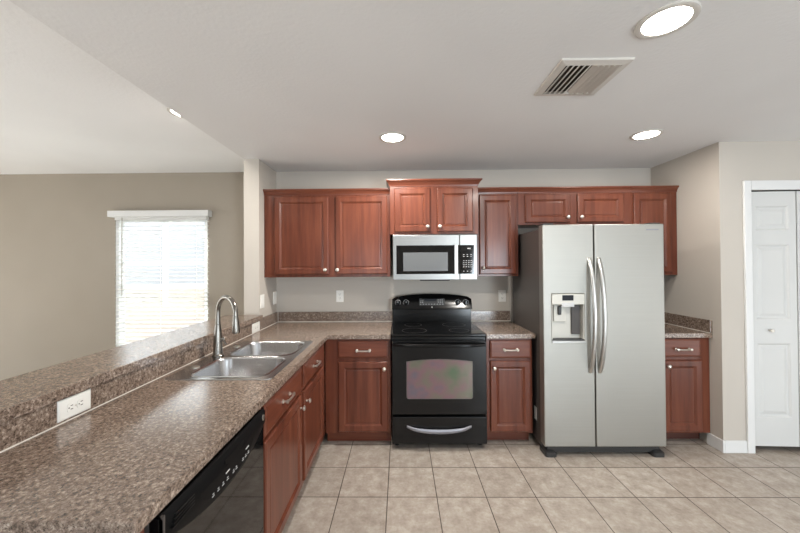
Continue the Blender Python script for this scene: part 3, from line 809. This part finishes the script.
outlet('sideways white outlet on the bar splash beyond the faucet, by column', (XL + 0.02, 2.851, 0.958), HP, HP, 'outlet', 0.078, 0.142, gO)
outlet('white switch plate on the column side, above the end of the bar ledge', (XL, 3.032, 1.159), HP, 0, 'switch', 0.082, 0.122, 'white switch plates')
outlet('white switch plate on the column side, deep in the back corner', (XL, 3.336, 1.159), HP, 0, 'switch', 0.080, 0.122, 'white switch plates')

# ------------------------------------------------------------------ ceiling fixtures
def downlight(label, loc, power):
    t = thing('recessed_light', label, 'ceiling light', loc, group='round recessed ceiling lights')
    bm = bmesh.new(); lathe(bm, [(0.078, -0.001), (0.080, -0.006), (0.094, -0.009), (0.102, -0.006), (0.103, 0.0)], (0, 0, 0), 'z', 40, False, False); obj('trim_ring', bm, VENTM, t, smooth=True)
    bm = bmesh.new(); lathe(bm, [(0.079, -0.0045), (0.07, -0.0055), (0.03, -0.0062), (0.004, -0.0064)], (0, 0, 0), 'z', 40, False, True); obj('lamp_lens', bm, BULB, t, smooth=True)
    l = bpy.data.lights.new('downlight_glow', 'AREA'); l.shape = 'DISK'; l.size = 0.15; l.energy = power; l.color = (1.0, 0.95, 0.88)
    o = bpy.data.objects.new('downlight_glow', l); COL.objects.link(o); o.parent = t; o.location = (0, 0, -0.012)
    return t
downlight('small round recessed ceiling light above the area before the microwave', (-0.05, 2.50, H), 15)
downlight('round recessed ceiling light above the front of the refrigerator', (1.825, 2.50, H), 5)
downlight('round recessed ceiling light standing alone beside the square air vent', (1.048, 1.322, H), 13)
downlight('recessed ceiling light half hidden behind the lower kitchen ceiling edge', (-1.462, 2.27, HL), 4)

t = thing('air_vent', 'square white louvered air vent in the kitchen ceiling', 'air vent', (0.924, 1.725, H))
bm = bmesh.new(); w2 = 0.168
ring = lambda k, z: [(-w2 + k, -w2 + k, z), (w2 - k, -w2 + k, z), (w2 - k, w2 - k, z), (-w2 + k, w2 - k, z)]
ring_loft(bm, [ring(0, 0), ring(0.003, -0.008), ring(0.036, -0.014), ring(0.036, -0.001)]); obj('vent_frame', bm, VENTM, t)
bx('duct_backing', VENTD, t, (-w2 + 0.037, w2 - 0.037, -w2 + 0.037, w2 - 0.037, -0.0015, -0.0005))  # flat dark sheet, the hollow duct's shade put into its colour
bm = bmesh.new()
for k in range(10):
    x = -0.117 + 0.026 * k; s = -1 if k < 5 else 1
    a = [(x - s * 0.011, -0.0035), (x + s * 0.0105, -0.0190), (x + s * 0.012, -0.0180), (x - s * 0.0095, -0.0025)]
    ring_loft(bm, [[(px, -0.130, pz) for px, pz in a], [(px, 0.130, pz) for px, pz in a]], True, True)
obj('louvers', bm, VENTM, t)

# ------------------------------------------------------------------ window blind
t = thing('window_blind', 'white slatted blind with valance and tilt wand over the window', 'blind', (-2.645, YL - 0.035, 2.03))
bx('valance', TRIM, t, (-0.583, 0.538, -0.045, 0.033, 0.0, 0.068), 0.004)
bx('head_rail', SLATM, t, (-0.51, 0.51, -0.03, 0.025, -0.035, 0.0))
bm = bmesh.new(); sp = 0.0465; ns = int((2.0 - 0.49) / sp)
for k in range(ns):
    z = -0.055 - k * sp; a = math.radians(7); c, s = 0.025 * math.cos(a), 0.025 * math.sin(a)
    ring_loft(bm, [[(x, -c, z - s), (x, 0, z + 0.0035), (x, c, z + s), (x, c, z + s - 0.0028), (x, 0, z + 0.0007), (x, -c, z - s - 0.0028)] for x in (-0.51, 0.51)], True, True)
obj('slats', bm, SLATM, t)
bx('bottom_rail', SLATM, t, (-0.51, 0.51, -0.025, 0.025, -0.055 - ns * sp - 0.012, -0.055 - ns * sp + 0.006), 0.003)
for x in (-0.40, 0.0, 0.40):
    bm = bmesh.new(); tube(bm, [(x, -0.027, -0.03), (x, -0.027, -0.055 - ns * sp)], 0.0014, 6); obj('ladder_cord', bm, WPLAST, t)
bm = bmesh.new(); tube(bm, [(-0.412, -0.05, -0.01), (-0.41, -0.055, -0.87)], 0.0055, 8); obj('tilt_wand', bm, DISPG, t)
